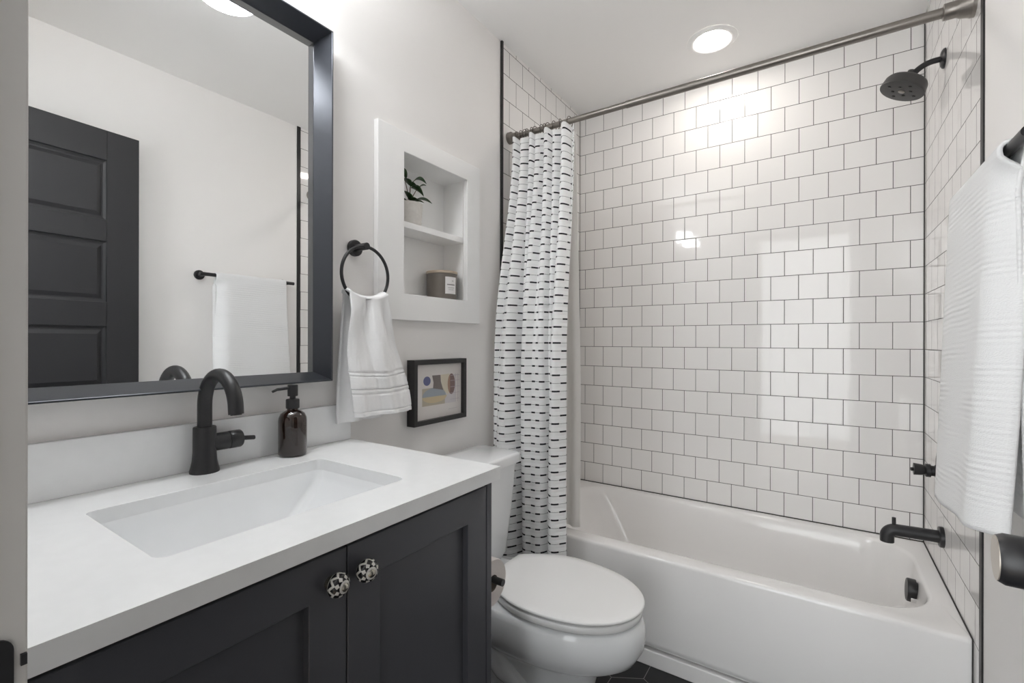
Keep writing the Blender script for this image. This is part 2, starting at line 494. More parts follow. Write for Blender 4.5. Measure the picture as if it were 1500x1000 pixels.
struct(obj('floor', bm, ['floor', 'oak'], smooth=False), 'black hexagon tiled floor with pale grout lines', 'floor')
bm = bmesh.new(); quad(bm, [(0, YN - 0.13, CEIL), (0, 0, CEIL), (W, 0, CEIL), (W, YN - 0.13, CEIL)])
quad(bm, [(-2.2, -4.6, CEIL), (-2.2, YN - 0.13, CEIL), (W + 0.1, YN - 0.13, CEIL), (W + 0.1, -4.6, CEIL)])  # unseen hall ceiling, added to hold back light from outside
struct(obj('ceiling', bm, 'ceil', smooth=False), 'plain white ceiling', 'ceiling')
struct(obj('wall_hall_blocker', B((W + 0.1, W + 0.2, -4.6, YN - 0.125, 0, CEIL), (-2.2, -0.002, YN - 0.125, YN - 0.02, 0, CEIL)), 'hall_dimmer', smooth=False), 'unseen hall walls added to keep light off the door jamb', 'wall')  # unseen walls, added to block outside light from the jamb
# black edge trims where the tile stops, and the dark grout joints in the tiled corners
struct(obj('trim_1', B((0, 0.010, YTL - 0.011, YTL, 0, CEIL)), 'blacktrim'), 'black metal tile edge on the left wall beside the curtain', 'trim')
struct(obj('trim_2', B((W - 0.004, W, YTR - 0.022, YTR, 0, CEIL)), 'blacktrim'), 'black metal tile edge on the right wall behind the towel', 'trim')
struct(obj('trim_3', B((0, 0.0022, -0.0022, 0, 0.414, CEIL), ), 'grout'), 'dark grout joint in the left tiled corner', 'grout joint')
struct(obj('trim_4', B((W - 0.0035, W, -0.0035, 0, 0.414, CEIL), ), 'grout'), 'dark grout joint in the right tiled corner', 'grout joint')
struct(obj('trim_8', B((0, W, -0.004, 0, 0.4142, 0.418), (W - 0.003, W, -0.743, -0.004, 0.4142, 0.4172), (W - 0.003, W, -0.7435, -0.7405, 0.0, 0.415)), 'grout'), 'dark sealant line where the tub meets the tiles', 'sealant line')
# door frame: jambs and head in the opening, with the strike plate on the latch side
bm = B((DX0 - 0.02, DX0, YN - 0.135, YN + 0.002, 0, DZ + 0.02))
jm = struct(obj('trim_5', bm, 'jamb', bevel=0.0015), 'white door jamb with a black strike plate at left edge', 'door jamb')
bm = B((DX0, DX0 + 0.011, YN - 0.075, YN - 0.040, 0, DZ))
obj('door_stop', bm, 'jamb', jm, bevel=0.0015)
bm = bmesh.new()
pl = [(DX0, y, z) for y, z in rrect(YN - 0.022, 0.972, 0.0165, 0.032, 0.010, 2, 6)]
loft(bm, [pl, [(DX0 + 0.002, y, z) for _, y, z in pl]], True, True)
sp = obj('strike_plate', bm, 'black', jm)
sp['label'] = 'black strike plate'
obj('latch_lip', B((DX0, DX0 + 0.003, YN - 0.0022, YN + 0.0012, 0.980, 0.988)), 'black', jm)
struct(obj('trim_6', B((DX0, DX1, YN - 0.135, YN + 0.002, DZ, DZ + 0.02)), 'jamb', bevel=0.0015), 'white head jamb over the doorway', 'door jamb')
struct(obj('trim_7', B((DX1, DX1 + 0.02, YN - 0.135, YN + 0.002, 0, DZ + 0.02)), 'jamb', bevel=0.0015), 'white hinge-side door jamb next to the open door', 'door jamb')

# open door folded back along the right wall (seen in the mirror; its knob shows at the right edge)
XF, DY0, DY1, DT = 1.373, -2.40, -1.660, 2.130
dr = struct(thing('door_1', 'open black panel door folded back along the right wall', 'door', (XF, DY0, 0)))
st = 0.117
panels = []
zt = [(2.000, 1.742), (1.648, 1.386), (1.280, 1.018), (0.912, 0.650), (0.545, 0.21)]
bm = bmesh.new()
box(bm, XF, XF + 0.035, DY0, DY0 + st, 0.012, DT); box(bm, XF, XF + 0.035, DY1 - st, DY1, 0.012, DT)
edges = [DT] + [z for ab in zt for z in ab] + [0.012]
for a, b in zip(edges[0::2], edges[1::2]): box(bm, XF, XF + 0.035, DY0 + st, DY1 - st, b, a)
obj('stiles_and_rails', bm, 'door', dr, bevel=0.002)
for a, b in zt:
    bm = bmesh.new()
    y0, y1 = DY0 + st, DY1 - st
    rings = []
    for ins, x in ((0, XF + 0.010), (0.010, XF + 0.013), (0.016, XF + 0.013), (0.032, XF + 0.006), (0.036, XF + 0.006)):
        rings.append([(x, y0 + ins, b + ins), (x, y1 - ins, b + ins), (x, y1 - ins, a - ins), (x, y0 + ins, a - ins)])
    loft(bm, rings, False, True)
    box(bm, XF + 0.014, XF + 0.028, y0, y1, b, a)
    obj('door_panel', bm, 'door', dr, smooth=False)
ky, kz = DY1 - 0.062, 0.970
bm = bmesh.new()
lathe(bm, [(0, 0.0), (0.032, 0.0), (0.032, 0.007), (0.029, 0.010), (0.012, 0.011), (0.012, 0.026), (0.026, 0.029), (0.028, 0.034), (0.0285, 0.040),
           (0.0285, 0.061), (0.0255, 0.067), (0.0245, 0.067)], (XF, ky, kz), (-1, 0, 0), 48)
kn = obj('door_knob', bm, 'black', dr, ang=40)
kn['label'] = 'round black door knob'
bm = bmesh.new()
lathe(bm, [(0.0248, 0.0664), (0.0248, 0.0680), (0, 0.0685)], (XF, ky, kz), (-1, 0, 0), 48)
kf = obj('knob_face', bm, 'satin', kn)
kf['label'] = 'pale metal knob face'
bm = bmesh.new()
lathe(bm, [(0, 0.0), (0.030, 0.0), (0.030, 0.008), (0.012, 0.010), (0.012, 0.02), (0.030, 0.024), (0.030, 0.055), (0, 0.055)], (XF + 0.035, ky, kz), (1, 0, 0), 32)
obj('back_knob', bm, 'black', dr)

dr.rotation_euler.z = -0.066     # not quite flat against the wall

# ------------------------------------------------------------------ bathtub
RZ = 0.414
YF = -0.740
bm = bmesh.new()
cx, cy, hx, hy = W / 2, YF / 2, W / 2 - 0.0005, -YF / 2 - 0.0005
def ring(z, x0, x1, y0, y1, r): return [(x, y, z) for x, y in rrect((x0 + x1) / 2, (y0 + y1) / 2, (x1 - x0) / 2, (y1 - y0) / 2, r, 10, 10)]
e = 0.0005
rings = [ring(0.072, e, W - e, YF + 0.012, -e, 0.001), ring(0.078, e, W - e, YF + 0.003, -e, 0.001), ring(0.095, e, W - e, YF, -e, 0.001),
         ring(RZ - 0.014, e, W - e, YF, -e, 0.001), ring(RZ - 0.007, e, W - e, YF + 0.0015, -e, 0.001), ring(RZ - 0.002, e, W - e, YF + 0.005, -e, 0.001),
         ring(RZ, e, W - e, YF + 0.011, -e, 0.002),
         ring(RZ, 0.050, 1.474, -0.672, -0.036, 0.17), ring(RZ - 0.003, 0.058, 1.468, -0.664, -0.044, 0.17),
         ring(RZ - 0.012, 0.066, 1.463, -0.656, -0.052, 0.17), ring(RZ - 0.05, 0.085, 1.456, -0.650, -0.062, 0.17),
         ring(0.22, 0.18, 1.430, -0.630, -0.085, 0.17), ring(0.12, 0.25, 1.415, -0.605, -0.11, 0.14),
         ring(0.085, 0.29, 1.385, -0.575, -0.14, 0.13), ring(0.072, 0.35, 1.33, -0.52, -0.20, 0.11)]
loft(bm, rings, False, True)
tub = tag(obj('bathtub', bm, 'acrylic', ang=60), 'white alcove bathtub below the white tiled back wall', 'bathtub')
obj('apron_foot', B((e, W - e, YF + 0.002, YF + 0.03, 0.0, 0.058), (e, W - e, YF + 0.022, YF + 0.03, 0.060, 0.076)), 'acrylic', tub, bevel=0.003)
bm = bmesh.new()
OX, OY, OZ = 1.458, -0.352, 0.352
lathe(bm, [(0.030, -0.002), (0.030, 0.006), (0.038, 0.006), (0.0385, 0.008), (0.0385, 0.027), (0.0365, 0.030), (0, 0.030)], (OX, OY, OZ), (-1, 0, 0.06), 40)
ov = obj('overflow_plate', bm, 'black', tub, ang=40); ov['label'] = 'round black overflow plate'
obj('overflow_slot', B((OX - 0.022, OX - 0.006, OY - 0.0405, OY - 0.034, OZ - 0.026, OZ - 0.010)), 'chrome', ov, bevel=0.001)
bm = bmesh.new(); lathe(bm, [(0.032, 0), (0.032, 0.004), (0.02, 0.007), (0, 0.008)], (1.26, -0.352, 0.0722), (0, 0, 1), 32)
dn = obj('drain', bm, 'black', tub); dn['label'] = 'black drain stopper'

# ------------------------------------------------------------------ shower fittings
SY = -0.362
t = thing('shower_fixture', 'matte black round shower head on a curved arm from the right wall', 'shower head', (W, SY, 2.179))
bm = bmesh.new(); lathe(bm, [(0, 0.012), (0.011, 0.012), (0.024, 0.010), (0.031, 0.005), (0.0325, 0.0), (0, 0)], (W, SY, 2.179), (-1, 0, 0), 36)
f = obj('wall_flange', bm, 'black', t)
arm = [Vector((W - 0.004, SY, 2.179)), Vector((W - 0.022, SY, 2.179))] + [Vector(q) for q in arc_pts((W - 0.022, SY, 2.179 - 0.075), (0, 0, 1), (-1, 0, 0), 0.075, 0.12, 0.95, 10)]
dl = (arm[-1] - arm[-2]).normalized()
arm.append(arm[-1] + dl * 0.012)
bm = bmesh.new(); tube(bm, arm, 0.0095, 18); obj('shower_arm', bm, 'black', t)
ax = Vector((-0.43, -0.06, -0.90)).normalized()
hc = Vector((1.411, SY, 2.100))                  # centre of the face
back = hc - ax * 0.055
bm = bmesh.new(); lathe(bm, [(0, -0.070), (0.014, -0.070), (0.015, -0.056), (0.027, -0.054), (0.030, -0.050), (0.032, -0.042), (0.050, -0.040), (0.059, -0.036), (0.0635, -0.029), (0.067, -0.006), (0.0675, -0.003), (0.0665, 0.0), (0.064, 0.0008), (0, 0.0008)], hc, ax, 48)
hd = obj('spray_head', bm, 'headgrey', t, ang=40)
tube_c = arm[-1]
u_, w_ = frame_of(ax)
for k in range(9):
    if k == 8: c0, r0 = hc, 0.010
    else:
        a_ = 2 * PI * k / 8 + 0.3; rr = 0.044 if k % 2 else 0.027
        c0, r0 = hc + (u_ * math.cos(a_) + w_ * math.sin(a_)) * rr, 0.0054
    bm = bmesh.new(); lathe(bm, [(r0, 0.0005), (r0, 0.002), (r0 * 0.7, 0.0032), (0, 0.0032)], c0, ax, 16)
    obj('spray_nozzle', bm, 'blacktrim' if k < 8 else 'nickel', hd)
bm = bmesh.new(); tube(bm, [arm[-1] - dl * 0.004, arm[-1] + dl * 0.008, hc - ax * 0.058], [0.0125, 0.0135, 0.0125], 18); obj('swivel_joint', bm, 'black', t)

t = thing('tub_spout', 'matte black tub spout with a diverter pin low on the tiled right wall', 'spout', (W, SY, 0.560))
bm = bmesh.new(); lathe(bm, [(0, 0.0), (0.034, 0.0), (0.034, 0.010), (0.032, 0.012), (0, 0.012)], (W, SY, 0.560), (-1, 0, 0), 36); obj('wall_flange', bm, 'black', t)
path = [Vector((W - 0.010, SY, 0.560)), Vector((W - 0.07, SY, 0.5585)), Vector((1.400, SY, 0.557))] + arc_pts((1.400, SY, 0.557 - 0.026), (0, 0, 1), (-1, 0, 0), 0.026, 0.2, PI / 2, 8) + [Vector((1.374, SY, 0.512))]
bm = bmesh.new(); tube(bm, path, 0.0205, 26); obj('spout_body', bm, 'black', t, ang=45)
bm = bmesh.new(); tube(bm, [(1.393, SY, 0.566), (1.393, SY, 0.600)], 0.0058, 16); obj('diverter_pin', bm, 'black', t)

t = thing('shower_valve', 'black shower valve handle on the tiled wall beside the towel edge', 'shower valve', (W, -0.350, 0.778))
bm = bmesh.new(); lathe(bm, [(0, 0.0), (0.078, 0.0), (0.078, 0.006), (0.075, 0.008), (0, 0.008)], (W, -0.350, 0.778), (-1, 0, 0), 48); obj('escutcheon', bm, 'black', t)
bm = bmesh.new(); lathe(bm, [(0.021, 0.007), (0.021, 0.020), (0.0175, 0.022), (0.0175, 0.030), (0.0225, 0.032), (0.0225, 0.044), (0.016, 0.048), (0.0185, 0.056), (0.0205, 0.076), (0, 0.076)], (W, -0.350, 0.778), (-1, 0, 0), 32); obj('valve_handle', bm, 'black', t, ang=40)
bm = bmesh.new(); tube(bm, [(W - 0.070, -0.350, 0.778), (W - 0.084, -0.352, 0.776)], 0.006, 14); obj('handle_tip', bm, 'black', t)

# ------------------------------------------------------------------ curtain rod, rings, curtain, liner
RY, RH = -0.738, 2.136
t = thing('curtain_rod', 'brushed nickel curtain rod spanning the tub wall to wall', 'curtain rod', (0, RY, RH))
bm = bmesh.new(); tube(bm, [(0.03, RY, RH), (0.555, RY, RH)], 0.0120, 24); obj('thin_tube', bm, 'nickel', t)
bm = bmesh.new(); tube(bm, [(0.548, RY, RH), (1.48, RY, RH)], 0.0138, 24); obj('thick_tube', bm, 'nickel', t)
bm = bmesh.new(); lathe(bm, [(0, 0.0), (0.026, 0.0), (0.026, 0.016), (0.023, 0.020), (0.018, 0.022), (0.018, 0.05), (0.012, 0.052)], (0.0, RY, RH), (1, 0, 0), 32); obj('end_flange', bm, 'nickel', t)
bm = bmesh.new(); lathe(bm, [(0, 0.0), (0.033, 0.0), (0.033, 0.008), (0.030, 0.012), (0.026, 0.030), (0.022, 0.036), (0.0215, 0.064), (0.0145, 0.066)], (W, RY, RH), (-1, 0, 0), 32); obj('end_flange', bm, 'nickel', t)

CX0, CX1 = 0.024, 0.326
ring_x = [0.045, 0.066, 0.088, 0.098, 0.122, 0.140, 0.172, 0.186, 0.203, 0.232, 0.262, 0.305]
ring_where = ['at the flange end of the row', 'second from the flange end', 'third from the flange end', 'fourth from the flange end',
              'fifth from the flange end', 'sixth from the flange end', 'in the middle bunch, left one', 'in the middle bunch, second one',
              'in the middle bunch, last one', 'third from the free edge of the curtain', 'second from the free edge of the curtain', 'at the free edge of the curtain']
for i, x in enumerate(ring_x):
    bm = bmesh.new()
    rr = 0.019
    tl = 0.006 * math.sin(i * 2.1)
    pts = [Vector((x + tl * (-1 + 2 * k / 16), RY, RH)) + Vector((0, math.cos(a), math.sin(a))) * rr * 1.0 for k, a in enumerate([-PI * 0.35 + 1.7 * PI * k / 16 for k in range(17)])]
    pts = [Vector((x + tl, RY - 0.002, RH - 0.047)), Vector((x + tl, RY + 0.004, RH - 0.046)), Vector((x + tl, RY + 0.011, RH - 0.032))] + pts[1:-1] + [Vector((x - tl, RY - 0.011, RH - 0.032)), Vector((x - tl, RY - 0.004, RH - 0.047))]
    tube(bm, pts, 0.0016, 8)
    tag(obj('curtain_ring', bm, 'wire'), 'thin dark wire curtain hook on the rod, ' + ring_where[i], 'curtain hook', 'curtain hooks on the rod')

ZC0, ZC1 = RH - 0.030, 0.17
def sm(t): t = max(0, min(1, t)); return t * t * (3 - 2 * t)
def curtain(u, v):
    z = ZC0 + (ZC1 - ZC0) * v
    b = sm(v * 1.35)
    ctr = RY - 0.014 - 0.100 * sm(v * 1.9) + 0.008 * sm((v - 0.6) / 0.4)
    left = sm(1 - u / 0.35)
    ctr -= 0.050 * left * sm(v / 0.42)
    a1 = 0.027 * (1 - 0.80 * sm(v * 1.15))
    a2 = 0.004 + 0.044 * b
    ph2 = 2 * PI * (2.85 * u ** 0.95) + 0.9
    ph1 = 2 * PI * 7.4 * u + 0.5
    ed = sm(u / 0.05) * sm((1 - u) / 0.04)
    y = ctr + (a1 * (math.sin(ph1) + 0.25 * math.sin(2 * ph1 + 1)) + a2 * math.sin(ph2) + 0.006 * b * math.sin(2 * PI * 7.1 * u + 3 * v)) * (0.35 + 0.65 * ed)
    x = CX0 + (CX1 + 0.026 * sm(v * 1.6) - CX0) * u + a1 * 0.42 * math.cos(ph1 * 1.0) * ed + a2 * 0.50 * math.cos(ph2) * ed
    x = x + 0.004 * math.sin(5 * v + 7 * u)
    x = max(x, 0.014)
    top = 0.010 * math.cos(2 * PI * 11 * u) * (1 - v) ** 12
    return (x, y, z + top)
L_CL = 1.55
bm = bmesh.new(); sheet(bm, curtain, 260, 130, lambda u, v: (u * L_CL, 5 - (ZC0 - ZC1) * v))
tag(obj('shower_curtain', bm, 'curtain', solid=0.0012, ang=80), 'white shower curtain with rows of black dashes gathered at the left', 'shower curtain')
def liner(u, v):
    z = RH - 0.032 + (0.424 - RH + 0.032) * v
    y = RY + 0.030 + 0.042 * sm(v * 1.3) + 0.008 * math.sin(2 * PI * 5 * u + 1.0)
    x = 0.020 + (0.298 + 0.004 * math.sin(3 * v)) * u
    return (x, y, z)
bm = bmesh.new(); sheet(bm, liner, 90, 40)
tag(obj('shower_liner', bm, 'liner', solid=0.001, ang=80), 'plain white liner hanging behind the dashed shower curtain', 'shower liner')

# ------------------------------------------------------------------ vanity
VY0, VY1, VS = -2.393, -1.608, -2.003            # left end, right end, seam between the doors
VX, VTOP = 0.520, 0.900                          # carcass front, carcass top
v = thing('vanity_cabinet', 'charcoal bathroom vanity cabinet with two shaker doors', 'cabinet', (0.0, VY0, 0.0))
bm = B((0.012, VX, VY0, VY0 + 0.018, 0.0, VTOP), (0.012, VX + 0.024, VY1 - 0.018, VY1, 0.0, VTOP), (0.012, 0.03, VY0 + 0.018, VY1 - 0.018, 0.1, VTOP),
       (0.03, VX, VY0 + 0.018, VY1 - 0.018, 0.095, 0.113), (0.46, 0.475, VY0 + 0.018, VY1 - 0.018, 0.0, 0.095), (VX - 0.02, VX, VY0 + 0.018, VY1 - 0.018, 0.870, VTOP))
obj('carcass', bm, 'vanity', v, bevel=0.0015)
def shaker(y0, y1, z0, z1, knob_y, spin):
    XB, XT, s = VX + 0.001, VX + 0.024, 0.066
    bm = bmesh.new()
    q4 = lambda x, i: [(x, y0 + i, z0 + i), (x, y1 - i, z0 + i), (x, y1 - i, z1 - i), (x, y0 + i, z1 - i)]
    loft(bm, [q4(XB, 0), q4(XT - 0.0012, 0), q4(XT, 0.0012), q4(XT, s - 0.001), q4(XT - 0.001, s), q4(XT - 0.014, s)], True, True)
    d = obj('door', bm, 'vanity', v, smooth=False)
    kz = 0.842
    bm = bmesh.new(); lathe(bm, [(0, 0), (0.011, 0), (0.011, 0.003), (0.0065, 0.005), (0.0065, 0.006), (0.010, 0.008)], (XT, knob_y, kz), (1, 0, 0), 24)
    k = obj('knob', bm, 'pewter', d); k['label'] = 'black and white painted ceramic knob'
    bm = bmesh.new(); lay = bm.loops.layers.uv.new('UVMap')
    lathe(bm, [(0.0060, 0.0305), (0.0085, 0.0300), (0.011, 0.0290), (0.0135, 0.0272), (0.0160, 0.0248), (0.0180, 0.0212), (0.0188, 0.0165), (0.0182, 0.0125), (0.0155, 0.0090), (0.011, 0.0072), (0.007, 0.0066)], (XT, knob_y, kz), (1, spin * 0.15, 0), 48, lay)
    kb = obj('painted_head', bm, 'ceramic', k)
    bm = bmesh.new(); lathe(bm, [(0.0066, 0.0298), (0.0066, 0.0312), (0.0048, 0.0330), (0.003, 0.0342), (0, 0.0346)], (XT, knob_y, kz), (1, spin * 0.15, 0), 20)
    obj('metal_centre', bm, 'pewter', k)
shaker(VY0 + 0.004, VS - 0.0015, 0.105, 0.888, VS - 0.031, 1)
shaker(VS + 0.0015, VY1 - 0.021, 0.105, 0.888, VS + 0.029, -1)

CT0, CT1, CXF, CYR = VTOP + 0.001, 0.930, 0.562, -1.598
SX0, SX1, SY0, SY1 = 0.150, 0.452, -2.231, -1.790   # basin cut-out
bm = bmesh.new()
N_ = rrect((SX0 + SX1) / 2, (SY0 + SY1) / 2, (SX1 - SX0) / 2, (SY1 - SY0) / 2, 0.018, 8, 8)
O_ = rrect(CXF / 2 + 0.0005, (VY0 + CYR) / 2, CXF / 2 - 0.0005, (CYR - VY0) / 2, 0.002, 8, 8)
loft(bm, [[(x, y, CT0) for x, y in N_], [(x, y, CT1 - 0.001) for x, y in N_], [(x + (0.001 if x > 0.3 else -0.001), y, CT1) for x, y in N_],
          [(x, y, CT1) for x, y in O_], [(x, y, CT0) for x, y in O_], [(x, y, CT0) for x, y in N_]])
ct = tag(obj('countertop', bm, 'quartz', ang=40), 'white quartz countertop on the charcoal vanity with a rectangular basin cut-out', 'countertop')
bs = obj('backsplash', B((0.0005, 0.019, VY0, CYR, CT1, 1.035)), 'quartz', ct, bevel=0.0015)
bm = bmesh.new()
def sr(z, i, rad, j=None): return [(x, y, z) for x, y in rrect((SX0 + SX1) / 2, (SY0 + SY1) / 2, (SX1 - SX0) / 2 - i, (SY1 - SY0) / 2 - (i if j is None else j), rad, 8, 8)]
loft(bm, [sr(CT0 - 0.001, -0.022, 0.03), sr(CT0 - 0.001, -0.004, 0.022), sr(CT0 - 0.012, -0.001, 0.024), sr(0.876, 0.002, 0.026, 0.004), sr(0.80, 0.020, 0.035, 0.085), sr(0.789, 0.030, 0.04, 0.10), sr(0.784, 0.05, 0.045, 0.125), sr(0.778, 0.13, 0.02, 0.19)], False, True)
sk = tag(obj('sink_basin', bm, 'porcelain', ang=60), 'white rectangular undermount sink basin set in the countertop', 'sink')
sk.modifiers.new('thickness', 'SOLIDIFY').thickness = 0.006
sk.modifiers['thickness'].offset = 1.0
bm = bmesh.new(); lathe(bm, [(0.022, 0), (0.022, 0.003), (0.012, 0.005), (0, 0.005)], ((SX0 + SX1) / 2, (SY0 + SY1) / 2, 0.7782), (0, 0, 1), 28); obj('drain', bm, 'black', sk)

# faucet
FX, FY = 0.047, -2.003
t = thing('faucet', 'matte black single-handle gooseneck faucet behind the sink', 'faucet', (FX, FY, CT1))
bm = bmesh.new(); lathe(bm, [(0, 0.0), (0.0285, 0.0), (0.0288, 0.004), (0.0265, 0.012), (0.0238, 0.026), (0.0225, 0.045), (0.0222, 0.0985), (0.0210, 0.1), (0, 0.1)], (FX, FY, CT1), (0, 0, 1), 40); obj('body', bm, 'black', t, ang=40)
RA = 0.0685
path = [Vector((FX, FY, CT1 + 0.098)), Vector((FX, FY, CT1 + 0.148))] + arc_pts((FX + RA, FY, CT1 + 0.148), (-1, 0, 0), (0, 0, 1), RA, 0, PI * 0.985, 22)
d_ = (path[-1] - path[-2]).normalized(); path.append(path[-1] + d_ * 0.012)
bm = bmesh.new(); tube(bm, path, 0.0142, 28); sp = obj('spout', bm, 'black', t, ang=50)
bm = bmesh.new(); tube(bm, [path[-1] - d_ * 0.001, path[-1] + d_ * 0.002], 0.0105, 20); obj('aerator', bm, 'blacktrim', sp)
HZ = CT1 + 0.062
bm = bmesh.new(); tube(bm, [(FX, FY + 0.012, HZ), (FX, FY + 0.048, HZ)], 0.0196, 28); obj('handle_socket', bm, 'black', t, ang=40)
bm = bmesh.new(); tube(bm, [(FX, FY + 0.0492, HZ), (FX, FY + 0.051, HZ), (FX, FY + 0.074, HZ), (FX, FY + 0.0765, HZ)], [0.0190, 0.0202, 0.0202, 0.0185], 28); hh = obj('handle', bm, 'black', t, ang=40)
bm = bmesh.new(); tube(bm, [(FX, FY + 0.074, HZ), (FX + 0.005, FY + 0.105, HZ - 0.003), (FX + 0.0055, FY + 0.107, HZ - 0.003)], [0.0052, 0.0052, 0.004], 14); obj('lever', bm, 'black', hh)

# soap bottle
BX, BY = 0.064, -1.808
t = thing('soap_dispenser', 'amber glass soap pump bottle on the counter', 'soap dispenser', (BX, BY, CT1))
bm = bmesh.new(); lathe(bm, [(0, 0.002), (0.024, 0.0), (0.0315, 0.002), (0.0335, 0.006), (0.0335, 0.088), (0.0325, 0.096), (0.028, 0.106), (0.020, 0.112), (0.0135, 0.115), (0.0135, 0.124), (0, 0.124)], (BX, BY, CT1), (0, 0, 1), 48); obj('bottle', bm, 'amber', t, ang=50)
bm = bmesh.new(); lathe(bm, [(0.0155, 0.119), (0.0160, 0.120), (0.0160, 0.140), (0.0150, 0.142), (0.0070, 0.143), (0.0070, 0.153)], (BX, BY, CT1), (0, 0, 1), 32); obj('collar', bm, 'black', t, ang=40)
bm = bmesh.new(); lathe(bm, [(0.0118, 0.150), (0.0122, 0.151), (0.0122, 0.176), (0.0112, 0.178), (0, 0.178)], (BX, BY, CT1), (0, 0, 1), 28)
pm = obj('pump_head', bm, 'black', t, ang=40)
bm = bmesh.new(); tube(bm, [(BX, BY - 0.008, CT1 + 0.171), (BX - 0.004, BY - 0.038, CT1 + 0.169), (BX - 0.005, BY - 0.050, CT1 + 0.164)], [0.0042, 0.0036, 0.003], 12); obj('nozzle', bm, 'black', pm)

# ------------------------------------------------------------------ mirror
MY0, MY1, MZ0, MZ1 = -2.325, -1.690, 1.110, 2.070
mr = thing('wall_mirror', 'large rectangular mirror in a deep black metal frame above the sink', 'mirror', (0.0, (MY0 + MY1) / 2, MZ0))
bm = bmesh.new()
def rr4(x, i): return [(x, MY0 + i, MZ0 + i), (x, MY1 - i, MZ0 + i), (x, MY1 - i, MZ1 - i), (x, MY0 + i, MZ1 - i)]
loft(bm, [rr4(0.001, 0.0), rr4(0.061, 0.0), rr4(0.062, 0.001), rr4(0.062, 0.0035), rr4(0.061, 0.0045), rr4(0.007, 0.024), rr4(0.001, 0.024), rr4(0.001, 0.0)])
obj('frame', bm, 'rim', mr, smooth=False)
bm = bmesh.new(); box(bm, 0.002, 0.006, MY0 + 0.022, MY1 - 0.022, MZ0 + 0.022, MZ1 - 0.022); obj('mirror_glass', bm, 'mirror', mr, smooth=False)

# vanity light above the mirror (just above the picture; the mirror and the tiles reflect it)
VLY, VLX, VLZ = -2.007, 0.140, 2.125
vl = thing('vanity_light', 'black wall light with two lit glass shades above the mirror', 'wall light', (0.0, VLY, VLZ + 0.12))
bm = bmesh.new(); lathe(bm, [(0, 0.0005), (0.06, 0.0005), (0.06, 0.016), (0.056, 0.020), (0, 0.020)], (0, VLY, VLZ + 0.135), (1, 0, 0), 36); obj('backplate', bm, 'black', vl, ang=40)
bm = bmesh.new(); tube(bm, [(0.018, VLY, VLZ + 0.135), (VLX, VLY, VLZ + 0.135)], 0.009, 16); obj('arm', bm, 'black', vl)
bm = bmesh.new(); tube(bm, [(VLX, VLY - 0.155, VLZ + 0.135), (VLX, VLY + 0.155, VLZ + 0.135)], 0.009, 16); obj('crossbar', bm, 'black', vl)
for y in (VLY - 0.130, VLY + 0.130):
    bm = bmesh.new(); lathe(bm, [(0, 0.128), (0.022, 0.128), (0.024, 0.095), (0.024, 0.088), (0, 0.088)], (VLX, y, VLZ), (0, 0, 1), 28); obj('socket', bm, 'black', vl, ang=40)
    bm = bmesh.new(); lathe(bm, [(0.066, 0.010), (0.070, 0.0), (0.072, 0.002), (0.071, 0.040), (0.068, 0.075), (0.064, 0.080), (0.063, 0.074), (0, 0.072)], (VLX, y, VLZ), (0, 0, 1), 40); gs = obj('glass_shade', bm, 'shade', vl, ang=50)
    bm = bmesh.new(); lathe(bm, [(0.060, 0.0725), (0.058, 0.0765), (0, 0.0775)], (VLX, y, VLZ), (0, 0, 1), 40); obj('uplight_disc', bm, 'uplight_disc', gs)  # emitting disc added on top of the shade to lift the ceiling
    bm = bmesh.new(); lathe(bm, [(0, 0.012), (0.0665, 0.010)], (VLX, y, VLZ), (0, 0, 1), 40); obj('diffuser', bm, 'diffuser', gs)

# ------------------------------------------------------------------ recessed shelf
t = thing('recessed_shelf', 'white recessed wall shelf with wide casing above the framed print', 'shelf', (0.0, (NY0 + NY1) / 2, NZ0))
bm = bmesh.new()
oc = dict(y0=-1.500, y1=-0.978, z0=1.290, z1=1.920)
def rq(x, i):
    return [(x, oc['y0'] + i, oc['z0'] + i), (x, oc['y1'] - i, oc['z0'] + i), (x, oc['y1'] - i, oc['z1'] - i), (x, oc['y0'] + i, oc['z1'] - i)]
inn = lambda x, d=0.0: [(x, NY0 - 0.004 + d, NZ0 + d), (x, NY1 + 0.004 - d, NZ0 + d), (x, NY1 + 0.004 - d, NZ1 - d), (x, NY0 - 0.004 + d, NZ1 - d)]
loft(bm, [rq(0.0006, 0.0), rq(0.0185, 0.0), rq(0.020, 0.0015), inn(0.020, -0.0015), inn(0.0185, 0.0), inn(0.0006, 0.0)])
obj('casing', bm, 'trim', t, smooth=False)
bm = bmesh.new()
i0, b0 = inn(0.0), inn(-ND)
i0 = [(0.001, y, z) for _, y, z in i0]
loft(bm, [i0, b0], False, True)
obj('box', bm, 'trim', t, smooth=False)
obj('shelf_board', B((-ND + 0.001, 0.002, NY0 - 0.002, NY1 + 0.002, 1.606, 1.627)), 'trim', t, bevel=0.001)

